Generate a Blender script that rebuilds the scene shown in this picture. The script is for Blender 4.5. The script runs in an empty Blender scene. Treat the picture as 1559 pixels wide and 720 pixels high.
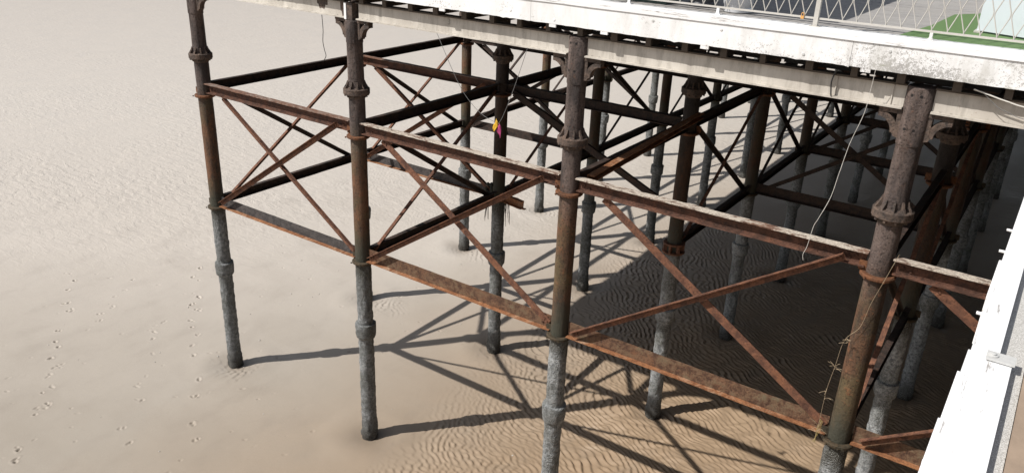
import bpy, math, random
import numpy as np
from mathutils import Vector, Matrix
random.seed(7)
SC = bpy.context.scene
COL = SC.collection

# ------------------------------------------------------------------ dimensions (metres)
A, B = 4.5, 4.4705           # column spacing along the front row / towards the back
ZL, ZU, ZF, ZC = 4.117, 6.624, 7.466, 2.61   # lower clamp, upper clamp, flange, pile collar
NI, NJ = 5, 9
R = math.radians

# ------------------------------------------------------------------ node helpers
class N:
    def __init__(self, name):
        self.m = bpy.data.materials.new(name); self.m.use_nodes = True
        self.t = self.m.node_tree; self.t.nodes.clear()
        self.out = self.n('ShaderNodeOutputMaterial'); self.b = self.n('ShaderNodeBsdfPrincipled')
        self.l(self.b.outputs[0], self.out.inputs[0])
        self.pos = self.n('ShaderNodeNewGeometry').outputs['Position']
    def n(self, t, **k):
        x = self.t.nodes.new(t)
        for a, v in k.items(): setattr(x, a, v)
        return x
    def l(self, a, b): self.t.links.new(a, b)
    def scale(self, v, s):
        m = self.n('ShaderNodeVectorMath', operation='MULTIPLY'); self.l(v, m.inputs[0]); m.inputs[1].default_value = s
        return m.outputs[0]
    def noise(self, s, d=6, r=0.6, vec=None, dist=0.0):
        x = self.n('ShaderNodeTexNoise'); x.inputs['Scale'].default_value = s; x.inputs['Detail'].default_value = d
        x.inputs['Roughness'].default_value = r; x.inputs['Distortion'].default_value = dist
        self.l(vec or self.pos, x.inputs['Vector']); return x.outputs[0]
    def voro(self, s, vec=None, feature='F1', rnd=1.0):
        x = self.n('ShaderNodeTexVoronoi', feature=feature); x.inputs['Scale'].default_value = s
        x.inputs['Randomness'].default_value = rnd
        self.l(vec or self.pos, x.inputs['Vector']); return x.outputs[0]
    def ramp(self, f, stops, interp='LINEAR'):
        x = self.n('ShaderNodeValToRGB'); r = x.color_ramp; r.interpolation = interp
        while len(r.elements) < len(stops): r.elements.new(0.5)
        for e, (p, c) in zip(r.elements, stops):
            e.position = p; e.color = (c, c, c, 1) if isinstance(c, (int, float)) else (*c, 1)
        self.l(f, x.inputs[0]); return x.outputs[0]
    def mix(self, f, a, b, blend='MIX'):
        x = self.n('ShaderNodeMix', data_type='RGBA', blend_type=blend)
        for v, i in ((f, 0), (a, 6), (b, 7)):
            if hasattr(v, 'links'): self.l(v, x.inputs[i])
            else: x.inputs[i].default_value = v if i == 0 else (*v, 1)
        return x.outputs[2]
    def math(self, op, a, b=0.0, clamp=False):
        x = self.n('ShaderNodeMath', operation=op, use_clamp=clamp)
        for v, i in ((a, 0), (b, 1)):
            if hasattr(v, 'links'): self.l(v, x.inputs[i])
            else: x.inputs[i].default_value = v
        return x.outputs[0]
    def xyz(self):
        x = self.n('ShaderNodeSeparateXYZ'); self.l(self.pos, x.inputs[0]); return x.outputs
    def maprange(self, v, a, b, c=0.0, d=1.0):
        x = self.n('ShaderNodeMapRange'); self.l(v, x.inputs[0])
        for i, q in enumerate((a, b, c, d)): x.inputs[i + 1].default_value = q
        return x.outputs[0]
    def color(self, c):
        if hasattr(c, 'links'): self.l(c, self.b.inputs['Base Color'])
        else: self.b.inputs['Base Color'].default_value = (*c, 1)
    def rough(self, r):
        if hasattr(r, 'links'): self.l(r, self.b.inputs['Roughness'])
        else: self.b.inputs['Roughness'].default_value = r
    def bump(self, h, strength=0.5, dist=0.01):
        x = self.n('ShaderNodeBump'); x.inputs['Strength'].default_value = strength; x.inputs['Distance'].default_value = dist
        self.l(h, x.inputs['Height']); self.l(x.outputs[0], self.b.inputs['Normal'])

def rust(name, dark, mid, orange, pale=None, pale_at=0.68, amount=0.5, streak=(1, 1, 1), knots=0.5):
    m = N(name); v = m.scale(m.pos, streak)
    n1 = m.noise(1.6, 7, 0.72, v); n2 = m.noise(7.5, 8, 0.74, v); n3 = m.noise(34, 5, 0.75); n4 = m.noise(4.2, 6, 0.7)
    c = m.mix(m.ramp(n2, [(0.40, 0.0), (0.58, 1.0)]), dark, mid)
    c = m.mix(m.ramp(n1, [(0.64 - 0.22 * amount, 0.0), (0.80 - 0.22 * amount, 0.9)]), c, m.mix(n3, mid, orange))
    c = m.mix(m.ramp(n4, [(0.60, 0.0), (0.68, knots)]), c, tuple(x * 0.55 for x in dark))
    c = m.mix(m.ramp(n3, [(0.36, 0.85), (0.47, 0.0)]), c, tuple(x * 0.45 for x in dark))
    c = m.mix(m.ramp(n3, [(0.60, 0.0), (0.70, 0.5)]), c, tuple(min(1, x * 1.35) for x in orange))
    if pale:
        p = m.math('MULTIPLY', m.ramp(n2, [(0.45, 0.0), (0.6, 1.0)]), m.ramp(m.noise(1.4, 6, 0.7), [(pale_at - 0.2, 0.0), (pale_at, 1.0)]))
        c = m.mix(p, c, pale)
    m.color(c); m.rough(m.maprange(n2, 0.3, 0.7, 0.62, 0.9)); m.b.inputs['Specular IOR Level'].default_value = 0.3
    h = m.math('ADD', m.math('MULTIPLY', n2, 0.9), m.math('MULTIPLY', n3, 0.6))
    m.bump(h, 0.9, 0.03)
    return m.m

def plain(name, col, rough=0.6, var=0.15, s=8, metal=0.0, bump=0.2):
    m = N(name); n = m.noise(s, 6, 0.65)
    m.color(m.mix(n, tuple(c * (1 - var) for c in col), tuple(min(1, c * (1 + var)) for c in col)))
    m.rough(rough); m.b.inputs['Metallic'].default_value = metal
    if bump: m.bump(n, bump, 0.01)
    return m.m

M = {}
def mat_shaft(name, k, kl):
    m = N(name); z = m.xyz()[2]; st = m.scale(m.pos, (1, 1, 0.3))
    n1 = m.noise(3.4, 8, 0.72, st); n2 = m.noise(9, 8, 0.75); n3 = m.noise(38, 5, 0.75); n4 = m.noise(1.3, 5, 0.65)
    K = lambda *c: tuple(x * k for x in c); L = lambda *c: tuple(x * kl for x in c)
    upper = m.mix(m.ramp(n1, [(0.40, 0.0), (0.60, 1.0)]), K(0.050, 0.040, 0.038), K(0.150, 0.112, 0.098))
    upper = m.mix(m.ramp(n2, [(0.58, 0.0), (0.70, 0.7)]), upper, K(0.17, 0.090, 0.060))
    low = m.mix(m.ramp(n1, [(0.40, 0.0), (0.58, 1.0)]), L(0.060, 0.040, 0.026), L(0.175, 0.085, 0.045))
    low = m.mix(m.ramp(n4, [(0.46, 0.0), (0.60, 0.85)]), low, m.mix(n2, L(0.060, 0.052, 0.026), L(0.165, 0.120, 0.062)))
    low = m.mix(m.ramp(n2, [(0.56, 0.0), (0.66, 0.8)]), low, L(0.24, 0.098, 0.045))
    zz = m.math('ADD', z, m.math('MULTIPLY', m.math('SUBTRACT', n1, 0.5), 1.2))
    c = m.mix(m.maprange(zz, 6.1, 6.9), low, upper)
    c = m.mix(m.ramp(n3, [(0.38, 0.85), (0.47, 0.0)]), c, (0.020, 0.015, 0.013))
    c = m.mix(m.ramp(n3, [(0.60, 0.0), (0.70, 0.55)]), c, K(0.26, 0.18, 0.135))
    c = m.mix(m.maprange(zz, 4.9, 4.3), c, m.mix(n2, (0.028, 0.031, 0.024), (0.080, 0.074, 0.052)))
    m.color(c); m.rough(m.maprange(n2, 0.3, 0.7, 0.55, 0.85)); m.b.inputs['Specular IOR Level'].default_value = 0.35
    m.bump(m.math('ADD', n2, m.math('MULTIPLY', n3, 0.6)), 0.9, 0.032)
    return m.m
def mat_pile(name, g):
    m = N(name); z = m.xyz()[2]
    n1 = m.noise(2.0, 6, 0.65); n2 = m.noise(15, 7, 0.8); v = m.voro(48)
    c = m.mix(m.ramp(n2, [(0.40, 0.0), (0.62, 1.0)]), (0.085*g, 0.091*g, 0.095*g), (0.32*g, 0.33*g, 0.335*g))
    c = m.mix(m.ramp(n1, [(0.40, 0.0), (0.66, 0.8)]), c, (0.072, 0.074, 0.062))
    zz = m.math('ADD', z, m.math('MULTIPLY', m.math('SUBTRACT', n1, 0.5), 1.4))
    c = m.mix(m.maprange(zz, 3.55, 4.1), c, m.mix(n2, (0.035, 0.037, 0.032), (0.09, 0.085, 0.07)))
    c = m.mix(m.maprange(zz, 0.55, 0.1), c, m.mix(n2, (0.026, 0.025, 0.022), (0.10, 0.092, 0.08)))
    c = m.mix(m.ramp(v, [(0.10, 0.75), (0.30, 0.0)]), c, m.mix(m.ramp(n1, [(0.45, 0.0), (0.6, 1.0)]), (0.20*g, 0.20*g, 0.195*g), (0.50*g, 0.50*g, 0.485*g)))
    m.color(c); m.rough(0.8)
    h = m.math('SUBTRACT', m.math('MULTIPLY', n2, 1.2), v)
    m.bump(h, 0.9, 0.034)
    return m.m
M['shaft'] = mat_shaft('rusty column iron', 1.0, 1.0); M['shaft_dark'] = mat_shaft('shaded inner column iron', 0.36, 0.40); M['pile'] = mat_pile('barnacled pile', 1.25); M['pile_pale'] = mat_pile('pale barnacled pile', 1.7)  # inner columns: same iron with the deck shade put into its colour
M['cast'] = rust('dark cast iron', (0.055, 0.044, 0.039), (0.150, 0.108, 0.086), (0.21, 0.115, 0.070), amount=0.2)
M['ring'] = rust('orange rusted clamp', (0.085, 0.042, 0.024), (0.19, 0.080, 0.038), (0.30, 0.125, 0.050), amount=0.5)
M['ringlow'] = rust('weedy rusted clamp', (0.042, 0.036, 0.024), (0.085, 0.062, 0.038), (0.17, 0.085, 0.042), amount=0.3)
M['beam'] = rust('rusted beam iron', (0.062, 0.033, 0.024), (0.150, 0.072, 0.048), (0.27, 0.105, 0.046), amount=0.35, pale=(0.30, 0.22, 0.18), pale_at=0.8)
M['lowbeam'] = rust('flaking orange rust', (0.072, 0.040, 0.027), (0.190, 0.098, 0.057), (0.31, 0.140, 0.065), amount=0.38, pale=(0.155, 0.125, 0.080), pale_at=0.60, knots=0.85)
M['edge'] = rust('bright orange rust edge', (0.20, 0.085, 0.040), (0.33, 0.15, 0.070), (0.44, 0.20, 0.085), amount=0.5, pale=(0.50, 0.40, 0.30), pale_at=0.7)
M['brace'] = rust('red brown brace rust', (0.088, 0.042, 0.029), (0.205, 0.094, 0.056), (0.33, 0.140, 0.062), amount=0.45)
M['shade_iron'] = rust('shaded beam iron', (0.026, 0.021, 0.019), (0.066, 0.043, 0.035), (0.130, 0.064, 0.040), amount=0.2)  # ironwork under the deck, its shade painted in as darker colour
M['greyweb'] = rust('grey black beam web', (0.045, 0.042, 0.042), (0.095, 0.085, 0.082), (0.20, 0.092, 0.050), amount=0.15)
def mat_bleach(name, pale, at):
    m = N(name); v = m.scale(m.pos, (1.0, 2.6, 1)); n1 = m.noise(1.3, 5, 0.65, v); n2 = m.noise(8, 8, 0.78, v); n3 = m.noise(45, 4, 0.75)
    base = m.mix(m.ramp(n2, [(0.38, 0.0), (0.6, 1.0)]), (0.085, 0.048, 0.036), (0.24, 0.115, 0.068))
    f = m.ramp(m.math('ADD', m.math('MULTIPLY', n1, 0.4), m.math('MULTIPLY', n2, 0.6)), [(at - 0.035, 0.0), (at + 0.035, 1.0)])
    c = m.mix(f, base, m.mix(m.ramp(n3, [(0.36, 0.0), (0.6, 1.0)]), tuple(p * 0.5 for p in pale), pale))
    m.color(c); m.rough(0.85); m.bump(m.math('ADD', n2, n3), 0.8, 0.015); return m.m
M['bleach'] = mat_bleach('bleached rusty flange', (0.62, 0.55, 0.47), 0.475)
M['brown_flange'] = mat_bleach('brown rusty flange', (0.30, 0.235, 0.20), 0.53)
def mat_girder():
    m = N('stained cream girder paint'); n1 = m.noise(1.3, 6, 0.6, m.scale(m.pos, (1, 1, 0.25))); n2 = m.noise(9, 6, 0.7, m.scale(m.pos, (1, 1, 0.2))); n3 = m.noise(40, 4, 0.6)
    c = m.mix(m.ramp(n1, [(0.35, 0.0), (0.65, 1.0)]), (0.42, 0.385, 0.34), (0.60, 0.565, 0.51))
    c = m.mix(m.ramp(n2, [(0.47, 0.0), (0.68, 0.75)]), c, (0.30, 0.275, 0.24))
    c = m.mix(m.ramp(n3, [(0.66, 0.0), (0.74, 0.7)]), c, (0.25, 0.16, 0.10))
    m.color(c); m.rough(0.6); m.bump(n3, 0.15, 0.006); return m.m
M['girder'] = mat_girder()
def mat_fascia():
    m = N('flaking white fascia paint'); x = m.xyz(); st = m.scale(m.pos, (0.6, 1, 1.3))
    n1 = m.noise(1.2, 5, 0.65, st); n2 = m.noise(28, 8, 0.8); n3 = m.noise(90, 4, 0.7); n4 = m.noise(7, 6, 0.7, st)
    wear = m.math('ADD', m.maprange(x[0], 9.5, 13.4, -0.01, 0.095), m.math('MULTIPLY', m.math('SUBTRACT', n1, 0.5), 0.50))
    wear = m.math('ADD', wear, m.maprange(x[2], 9.36, 9.15, 0.0, 0.035))
    chips = m.ramp(m.math('ADD', m.math('ADD', m.math('MULTIPLY', n2, 0.6), m.math('MULTIPLY', n3, 0.4)), wear), [(0.615, 0.0), (0.66, 1.0)])
    c = m.mix(n4, (0.76, 0.765, 0.77), (0.84, 0.84, 0.845))
    c = m.mix(m.math('MULTIPLY', chips, 0.85), c, m.mix(n3, (0.14, 0.13, 0.12), (0.40, 0.39, 0.37)))
    grime = m.math('MULTIPLY', m.ramp(m.noise(2.6, 6, 0.7, m.scale(m.pos, (1.4, 1, 0.5))), [(0.46, 0.0), (0.68, 0.75)]), m.maprange(x[0], 6.0, 13.0, 0.25, 1.0))
    c = m.mix(grime, c, (0.50, 0.49, 0.46))
    moss = m.math('MULTIPLY', m.ramp(n4, [(0.58, 0.0), (0.70, 1.0)]), m.math('MULTIPLY', m.maprange(x[0], 12.0, 13.4), m.maprange(x[2], 9.34, 9.16)))
    c = m.mix(m.math('MULTIPLY', moss, 0.8), c, (0.16, 0.17, 0.07))
    m.color(c); m.rough(0.55); m.bump(m.math('SUBTRACT', n4, chips), 0.25, 0.004); return m.m
M['white'] = mat_fascia()
def mat_cap(name, sc, off):
    m = N(name); st = m.scale(m.pos, sc); n1 = m.noise(9, 7, 0.75, st); n2 = m.noise(1.3, 4, 0.6); n3 = m.noise(50, 4, 0.7)
    f = m.ramp(m.math('ADD', n1, m.math('MULTIPLY', m.math('SUBTRACT', n2, 0.5), 0.5)), [(0.58+off, 0.0), (0.645+off, 0.85)])
    c = m.mix(f, m.mix(n3, (0.76, 0.765, 0.775), (0.83, 0.83, 0.835)), (0.26, 0.24, 0.22))
    m.color(c); m.rough(0.5); m.bump(n1, 0.2, 0.004); return m.m
M['cap'] = mat_cap('white kerb paint', (0.35, 5, 5), 0.0); M['nearcap'] = mat_cap('white walkway paint', (6, 0.5, 5), 0.035)
def mat_planks():
    m = N('weathered deck planks'); st = m.scale(m.pos, (0.5, 9, 1)); n1 = m.noise(6, 8, 0.75, st); n2 = m.noise(0.8, 4, 0.6); oi = m.n('ShaderNodeNewGeometry').outputs['Random Per Island']
    c = m.mix(m.ramp(n1, [(0.3, 0.0), (0.7, 1.0)]), (0.13, 0.125, 0.12), (0.46, 0.445, 0.43))
    c = m.mix(m.math('MULTIPLY', oi, 0.5), c, (0.34, 0.32, 0.30)); c = m.mix(m.ramp(n2, [(0.5, 0.0), (0.7, 0.5)]), c, (0.22, 0.21, 0.21))
    m.color(c); m.rough(0.8); m.bump(n1, 0.5, 0.008); return m.m
M['planks'] = mat_planks()
M['joist'] = plain('dark damp timber', (0.075, 0.058, 0.044), 0.85, 0.5, 6, bump=0.5)
M['under'] = plain('tarred underside boards', (0.045, 0.040, 0.036), 0.9, 0.4, 4)
M['rail'] = plain('cream railing paint', (0.47, 0.45, 0.415), 0.5, 0.16, 30)
M['steel'] = plain('dull keg steel', (0.62, 0.63, 0.65), 0.4, 0.1, 14, metal=0.25)
M['darkkeg'] = plain('dark keg paint', (0.07, 0.075, 0.085), 0.45, 0.2, 14)
M['brass'] = plain('orange padlock brass', (0.62, 0.33, 0.10), 0.4, 0.1)
M['canvas'] = plain('navy parasol canvas', (0.05, 0.07, 0.14), 0.8)
M['pale_blue'] = plain('pale blue panel paint', (0.54, 0.59, 0.63), 0.5, 0.06, 4)
M['yellow'] = plain('yellow cloth', (0.62, 0.37, 0.025), 0.7, 0.2, 30)
M['magenta'] = plain('magenta cloth', (0.36, 0.045, 0.15), 0.7, 0.2, 30)
M['weed'] = plain('dried dark seaweed', (0.030, 0.030, 0.022), 0.8, 0.4, 20)
M['rope'] = plain('pale frayed rope', (0.62, 0.60, 0.56), 0.8, 0.2, 60)
M['twine'] = plain('tan fishing line', (0.30, 0.23, 0.15), 0.8, 0.2, 60)
M['wire'] = plain('thin grey wire', (0.18, 0.18, 0.18), 0.5, 0.2, 60)
M['cable'] = plain('black rubber cable', (0.025, 0.025, 0.027), 0.5, 0.2, 60)
M['hole'] = plain('dark bolt hole', (0.012, 0.010, 0.010), 0.9, 0.1)
M['plate'] = plain('grey cast plate', (0.50, 0.50, 0.49), 0.6, 0.15, 60)
M['wood'] = plain('brown worn decking', (0.30, 0.225, 0.165), 0.8, 0.3, 9, bump=0.4)
M['digit'] = plain('faint grey stencil', (0.26, 0.24, 0.21), 0.7, 0.2, 40)
def mat_grit():
    m = N('speckled grit coating'); n = m.noise(260, 4, 0.8); c = m.ramp(n, [(0.38, (0.24, 0.23, 0.21)), (0.5, (0.47, 0.46, 0.44)), (0.62, (0.66, 0.65, 0.63))])
    m.color(c); m.rough(0.9); m.bump(n, 0.5, 0.003); return m.m
M['grit'] = mat_grit()
def mat_turf():
    m = N('artificial grass'); n = m.noise(120, 5, 0.8); n1 = m.noise(3, 4, 0.6)
    m.color(m.mix(n1, m.mix(n, (0.07, 0.125, 0.045), (0.15, 0.24, 0.09)), m.mix(n, (0.07, 0.14, 0.04), (0.15, 0.27, 0.09)))); m.rough(0.8); m.bump(n, 0.8, 0.01); return m.m
M['turf'] = mat_turf()
def mat_sand():
    m = N('wet rippled beach sand'); x = m.xyz()
    n1 = m.noise(0.22, 5, 0.6); n2 = m.noise(1.1, 6, 0.62, m.scale(m.pos, (1, 0.5, 1))); n3 = m.noise(120, 4, 0.7)
    dist = m.math('ADD', m.math('MULTIPLY', x[1], 0.75), m.math('MULTIPLY', x[0], -0.55))
    far = m.maprange(dist, -3.0, 22.0)
    c = m.ramp(m.maprange(m.math('ADD', dist, m.math('MULTIPLY', m.math('SUBTRACT', n1, 0.5), 5.0)), -3.0, 67.0),
               [(0.0, (0.340, 0.300, 0.252)), (0.135, (0.480, 0.438, 0.392)), (0.36, (0.495, 0.457, 0.414)), (0.9, (0.450, 0.412, 0.372))])  # last stop dims the far sand: haze and vignetting put into the colour
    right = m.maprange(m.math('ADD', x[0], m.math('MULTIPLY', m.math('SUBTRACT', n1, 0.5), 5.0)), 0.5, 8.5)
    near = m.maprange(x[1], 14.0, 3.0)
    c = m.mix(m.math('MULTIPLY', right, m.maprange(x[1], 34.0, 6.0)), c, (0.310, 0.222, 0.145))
    c = m.mix(m.math('MULTIPLY', m.ramp(n2, [(0.52, 0.0), (0.75, 0.35)]), m.maprange(far, 0.7, 0.1)), c, (0.265, 0.225, 0.185))
    c = m.mix(m.ramp(n3, [(0.36, 0.3), (0.5, 0.0)]), c, (0.17, 0.145, 0.12))
    da = m.n('ShaderNodeAttribute', attribute_name='damp').outputs['Fac']
    c = m.mix(m.math('MULTIPLY', da, 0.62), c, (0.170, 0.135, 0.103))
    m.color(c); m.rough(m.maprange(n2, 0.35, 0.7, 0.62, 0.42)); m.b.inputs['Specular IOR Level'].default_value = 0.35
    # fine wind ripple and grain far out, grain close by
    w = m.scale(m.pos, (0.55, 1.0, 1)); r1 = m.noise(4.0, 4, 0.60, w, 0.6); r2 = m.noise(1.7, 4, 0.6, w)
    dd = m.math('SUBTRACT', m.math('MULTIPLY', x[1], 0.8), m.math('MULTIPLY', x[0], 0.8))
    fr = m.math('MULTIPLY', m.math('MULTIPLY', r1, m.math('MULTIPLY', m.maprange(dd, 5.0, 13.0), m.maprange(dd, 20.0, 45.0, 1.35, 0.5))), m.maprange(m.noise(0.12, 3, 0.5), 0.35, 0.6, 0.35, 1.0))
    h = m.math('ADD', m.math('MULTIPLY', fr, 1.0), m.math('MULTIPLY', n3, 0.05))
    m.bump(h, 1.0, 0.058)
    return m.m
M['sand'] = mat_sand()

# ------------------------------------------------------------------ mesh helpers
class MB:
    def __init__(self): self.v = []; self.f = []
    def add(self, v, f):
        o = len(self.v); self.v += [tuple(p) for p in v]; self.f += [tuple(i + o for i in q) for q in f]
    def box(self, a, b):
        (x0, y0, z0), (x1, y1, z1) = a, b
        self.add([(x0,y0,z0),(x1,y0,z0),(x1,y1,z0),(x0,y1,z0),(x0,y0,z1),(x1,y0,z1),(x1,y1,z1),(x0,y1,z1)],
                 [(0,3,2,1),(4,5,6,7),(0,1,5,4),(1,2,6,5),(2,3,7,6),(3,0,4,7)])
    def lathe(self, prof, seg=24, c=(0, 0), jit=None, caps=True, ph=0.0):
        n = len(prof); v = []
        for k, (r, z) in enumerate(prof):
            for s in range(seg):
                a = 2 * math.pi * s / seg + ph; rr = r + (jit(k, s) if jit else 0)
                v.append((c[0] + rr * math.cos(a), c[1] + rr * math.sin(a), z))
        f = []
        for k in range(n - 1):
            for s in range(seg):
                t = (s + 1) % seg; f.append((k*seg+s, k*seg+t, (k+1)*seg+t, (k+1)*seg+s))
        if caps:
            f.append(tuple(range(seg - 1, -1, -1))); f.append(tuple((n - 1) * seg + s for s in range(seg)))
        self.add(v, f)
    def ring(self, r0, r1, z0, z1, seg=28, c=(0, 0), bev=0.008):
        prof = [(r0, z0), (r1 - bev, z0), (r1, z0 + bev), (r1, z1 - bev), (r1 - bev, z1), (r0, z1)]
        v = []; n = len(prof)
        for r, z in prof:
            for s in range(seg):
                a = 2 * math.pi * s / seg; v.append((c[0] + r * math.cos(a), c[1] + r * math.sin(a), z))
        f = []
        for k in range(n):
            k2 = (k + 1) % n
            for s in range(seg):
                t = (s + 1) % seg; f.append((k*seg+s, k*seg+t, k2*seg+t, k2*seg+s))
        self.add(v, f)
    def sweep(self, p0, p1, prof, up=(0, 0, 1), nseg=10, jit=0.0, rnd=None, sag=0.0):
        p0 = Vector(p0); p1 = Vector(p1); t = (p1 - p0).normalized(); side = t.cross(Vector(up)).normalized(); u = side.cross(t)
        rnd = rnd or random; n = len(prof); v = []
        for k in range(nseg + 1):
            q = k / nseg; c = p0.lerp(p1, q) + Vector((0, 0, -sag * 4 * q * (1 - q)))
            for a, b in prof:
                v.append(c + side * (a + rnd.uniform(-jit, jit)) + u * (b + rnd.uniform(-jit, jit)))
        f = []
        for k in range(nseg):
            for s in range(n):
                t2 = (s + 1) % n; f.append((k*n+s, k*n+t2, (k+1)*n+t2, (k+1)*n+s))
        f.append(tuple(range(n - 1, -1, -1))); f.append(tuple(nseg * n + s for s in range(n)))
        self.add(v, f)
    def tube(self, pts, r, seg=6):
        pts = [Vector(p) for p in pts]; v = []; n = len(pts)
        for k, p in enumerate(pts):
            t = (pts[min(k + 1, n - 1)] - pts[max(k - 1, 0)]).normalized()
            a = t.cross(Vector((0.31, 0.84, 0.11)))
            if a.length < 1e-4: a = t.cross(Vector((1, 0, 0)))
            a.normalize(); b = t.cross(a); rr = r(k / (n - 1)) if callable(r) else r
            for s in range(seg):
                q = 2 * math.pi * s / seg; v.append(p + a * rr * math.cos(q) + b * rr * math.sin(q))
        f = []
        for k in range(n - 1):
            for s in range(seg):
                t2 = (s + 1) % seg; f.append((k*seg+s, k*seg+t2, (k+1)*seg+t2, (k+1)*seg+s))
        f.append(tuple(range(seg - 1, -1, -1))); f.append(tuple((n - 1) * seg + s for s in range(seg)))
        self.add(v, f)
    def bolt(self, c, d, r=0.016, h=0.016):     # hexagonal bolt head on a face with normal d
        d = Vector(d).normalized(); c = Vector(c); self.tube([c - d * 0.004, c + d * h], r, 6)
    def prism(self, pts, y0, y1):               # polygon in x,z extruded along y
        n = len(pts); self.add([(x, y0, z) for x, z in pts] + [(x, y1, z) for x, z in pts],
            [tuple(range(n)), tuple(range(2*n - 1, n - 1, -1))] + [(i, i + n, (i+1) % n + n, (i+1) % n) for i in range(n)])
    def mesh(self, name, mat, smooth=None):
        me = bpy.data.meshes.new(name); me.from_pydata([tuple(p) for p in self.v], [], self.f)
        import bmesh
        bm = bmesh.new(); bm.from_mesh(me); bmesh.ops.recalc_face_normals(bm, faces=bm.faces)
        if smooth is not None:
            for f in bm.faces: f.smooth = True
            for e in bm.edges:
                if len(e.link_faces) == 2 and e.calc_face_angle(0) > R(smooth): e.smooth = False
        bm.to_mesh(me); bm.free(); me.materials.append(mat); return me
    def build(self, name, mat, parent=None, smooth=None):
        return put(name, self.mesh(name, mat, smooth), parent)
def put(name, me, parent=None, loc=None):
    o = bpy.data.objects.new(name, me); COL.objects.link(o)
    if parent: o.parent = parent
    if loc: o.location = loc
    return o
def tag(o, label=None, cat=None, group=None, kind=None):
    if cat and not kind: kind = 'thing'
    if label and not 4 <= len(label.replace(',', ' ').split()) <= 16: print('LABEL', len(label.split()), label)
    if label: o['label'] = label
    if cat: o['category'] = cat
    if group: o['group'] = group
    if kind: o['kind'] = kind
    return o
def empty(name, loc=(0, 0, 0)):
    o = bpy.data.objects.new(name, None); o.empty_display_size = 0.2; COL.objects.link(o); o.location = loc; return o

# ------------------------------------------------------------------ sand
def vnoise(x, y, s):
    rng = np.random.default_rng(s); T = rng.random((256, 256))
    xi = np.floor(x).astype(int); yi = np.floor(y).astype(int); fx = x - xi; fy = y - yi
    fx = fx*fx*fx*(fx*(fx*6-15)+10); fy = fy*fy*fy*(fy*(fy*6-15)+10); g = lambda a, b: T[a & 255, b & 255]
    return (g(xi, yi)*(1-fx)+g(xi+1, yi)*fx)*(1-fy)+(g(xi, yi+1)*(1-fx)+g(xi+1, yi+1)*fx)*fy
def fbm(x, y, s, o=4):
    r = 0; a = 0.5; t = 0
    for k in range(o): r = r + a*vnoise(x*2**k, y*2**k, s+k); t += a; a *= 0.5
    return r/t
def sstep(v, a, b): t = np.clip((v-a)/(b-a), 0, 1); return t*t*(3-2*t)
X0, X1, Y0, Y1, ST = -8.4, 17.0, -7.0, 17.0, 0.022
nx = int(round((X1-X0)/ST))+1; ny = int(round((Y1-Y0)/ST))+1
gx, gy = np.meshgrid(np.linspace(X0, X1, nx), np.linspace(Y0, Y1, ny))
def band(ang, lam, s, spread=11, n=12):
    rng = np.random.default_rng(s); h = 0; g = 0
    wx = gx + 0.30*(fbm(gx*0.8, gy*0.8, s+50)-0.5)*2; wy = gy + 0.30*(fbm(gx*0.8, gy*0.8, s+60)-0.5)*2
    for k in range(n):
        a = R(ang + rng.normal(0, spread)); l = lam*math.exp(rng.normal(0, 0.13)); q = 2*math.pi/l
        p = q*(-wx*math.sin(a) + wy*math.cos(a)) + rng.random()*6.283; h = h + np.sin(p); g = g + np.cos(p)
    amp = np.hypot(h, g)/math.sqrt(n); f = np.arctan2(h, g)          # slow rise, sharp lee side
    return np.clip(amp, 0, 1.5)*(np.sin(f) - 0.40*np.sin(2*f) + 0.17*np.sin(3*f))
w1 = sstep(gx - 0.15*gy + 3*(fbm(gx*0.35, gy*0.35, 91)-0.5), 5.2, 9.0)
w2 = sstep(gx + 0.25*gy + 2*(fbm(gx*0.4, gy*0.4, 95)-0.5), 13.5, 18.0)
rip = band(-52, 0.15, 3, 15)*(1-w1) + 1.15*band(-30, 0.128, 4)*w1*(1-w2) + 1.1*band(-6, 0.125, 5)*w2
env = fbm(gx*0.45, gy*0.45, 21)
zone = sstep(gx + 2.6*(env-0.5) + 0.06*(gy-4), 4.2, 6.2)*(0.70+0.30*sstep(env, 0.30, 0.55))
zone = zone*(1-0.45*sstep(gy, 11, 17)*(1-w1))
far_tex = sstep(-gx*0.8+gy*0.8 + 3*(env-0.5), 7.0, 12.0)*0.45*sstep(env, 0.38, 0.6)
soft = 0.05*fbm(gx*0.25, gy*0.25, 31, 3)
H = np.zeros_like(gx)
pit = np.zeros_like(gx); scz = np.zeros_like(gx)
for i in range(NI):
    for j in range(NJ):
        cx, cy = i*A, j*B
        d = np.hypot(gx-cx, gy-cy); pit += -0.075*np.exp(-(d/0.36)**2) + 0.02*np.exp(-((d-0.75)/0.3)**2)
        dl = np.hypot((gx-cx-0.55)/1.0, (gy-cy+0.15)/0.5); scz = np.maximum(scz, np.exp(-(dl/0.75)**2*1.0)*0.9)
scz *= sstep(fbm(gx*1.1, gy*1.1, 41), 0.36, 0.55)
sharp = rip
H = (0.0132*np.maximum(zone, scz*0.75) + 0.006*far_tex)*sharp + pit + soft + 0.006*(fbm(gx*2.5, gy*2.5, 51)-0.5)
def dent(cx, cy, ang, l, w, dep):
    k0 = int((cx-X0)/ST); j0 = int((cy-Y0)/ST); m = 14
    if not (m < k0 < nx-m and m < j0 < ny-m): return
    sl = (slice(j0-m, j0+m), slice(k0-m, k0+m)); dx = gx[sl]-cx; dy = gy[sl]-cy
    a = dx*math.cos(ang)+dy*math.sin(ang); b = -dx*math.sin(ang)+dy*math.cos(ang); q = (a/l)**2+(b/w)**2
    H[sl] += -dep*np.exp(-q) + dep*0.22*np.exp(-((np.sqrt(q)-1.8)/0.5)**2)
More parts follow.
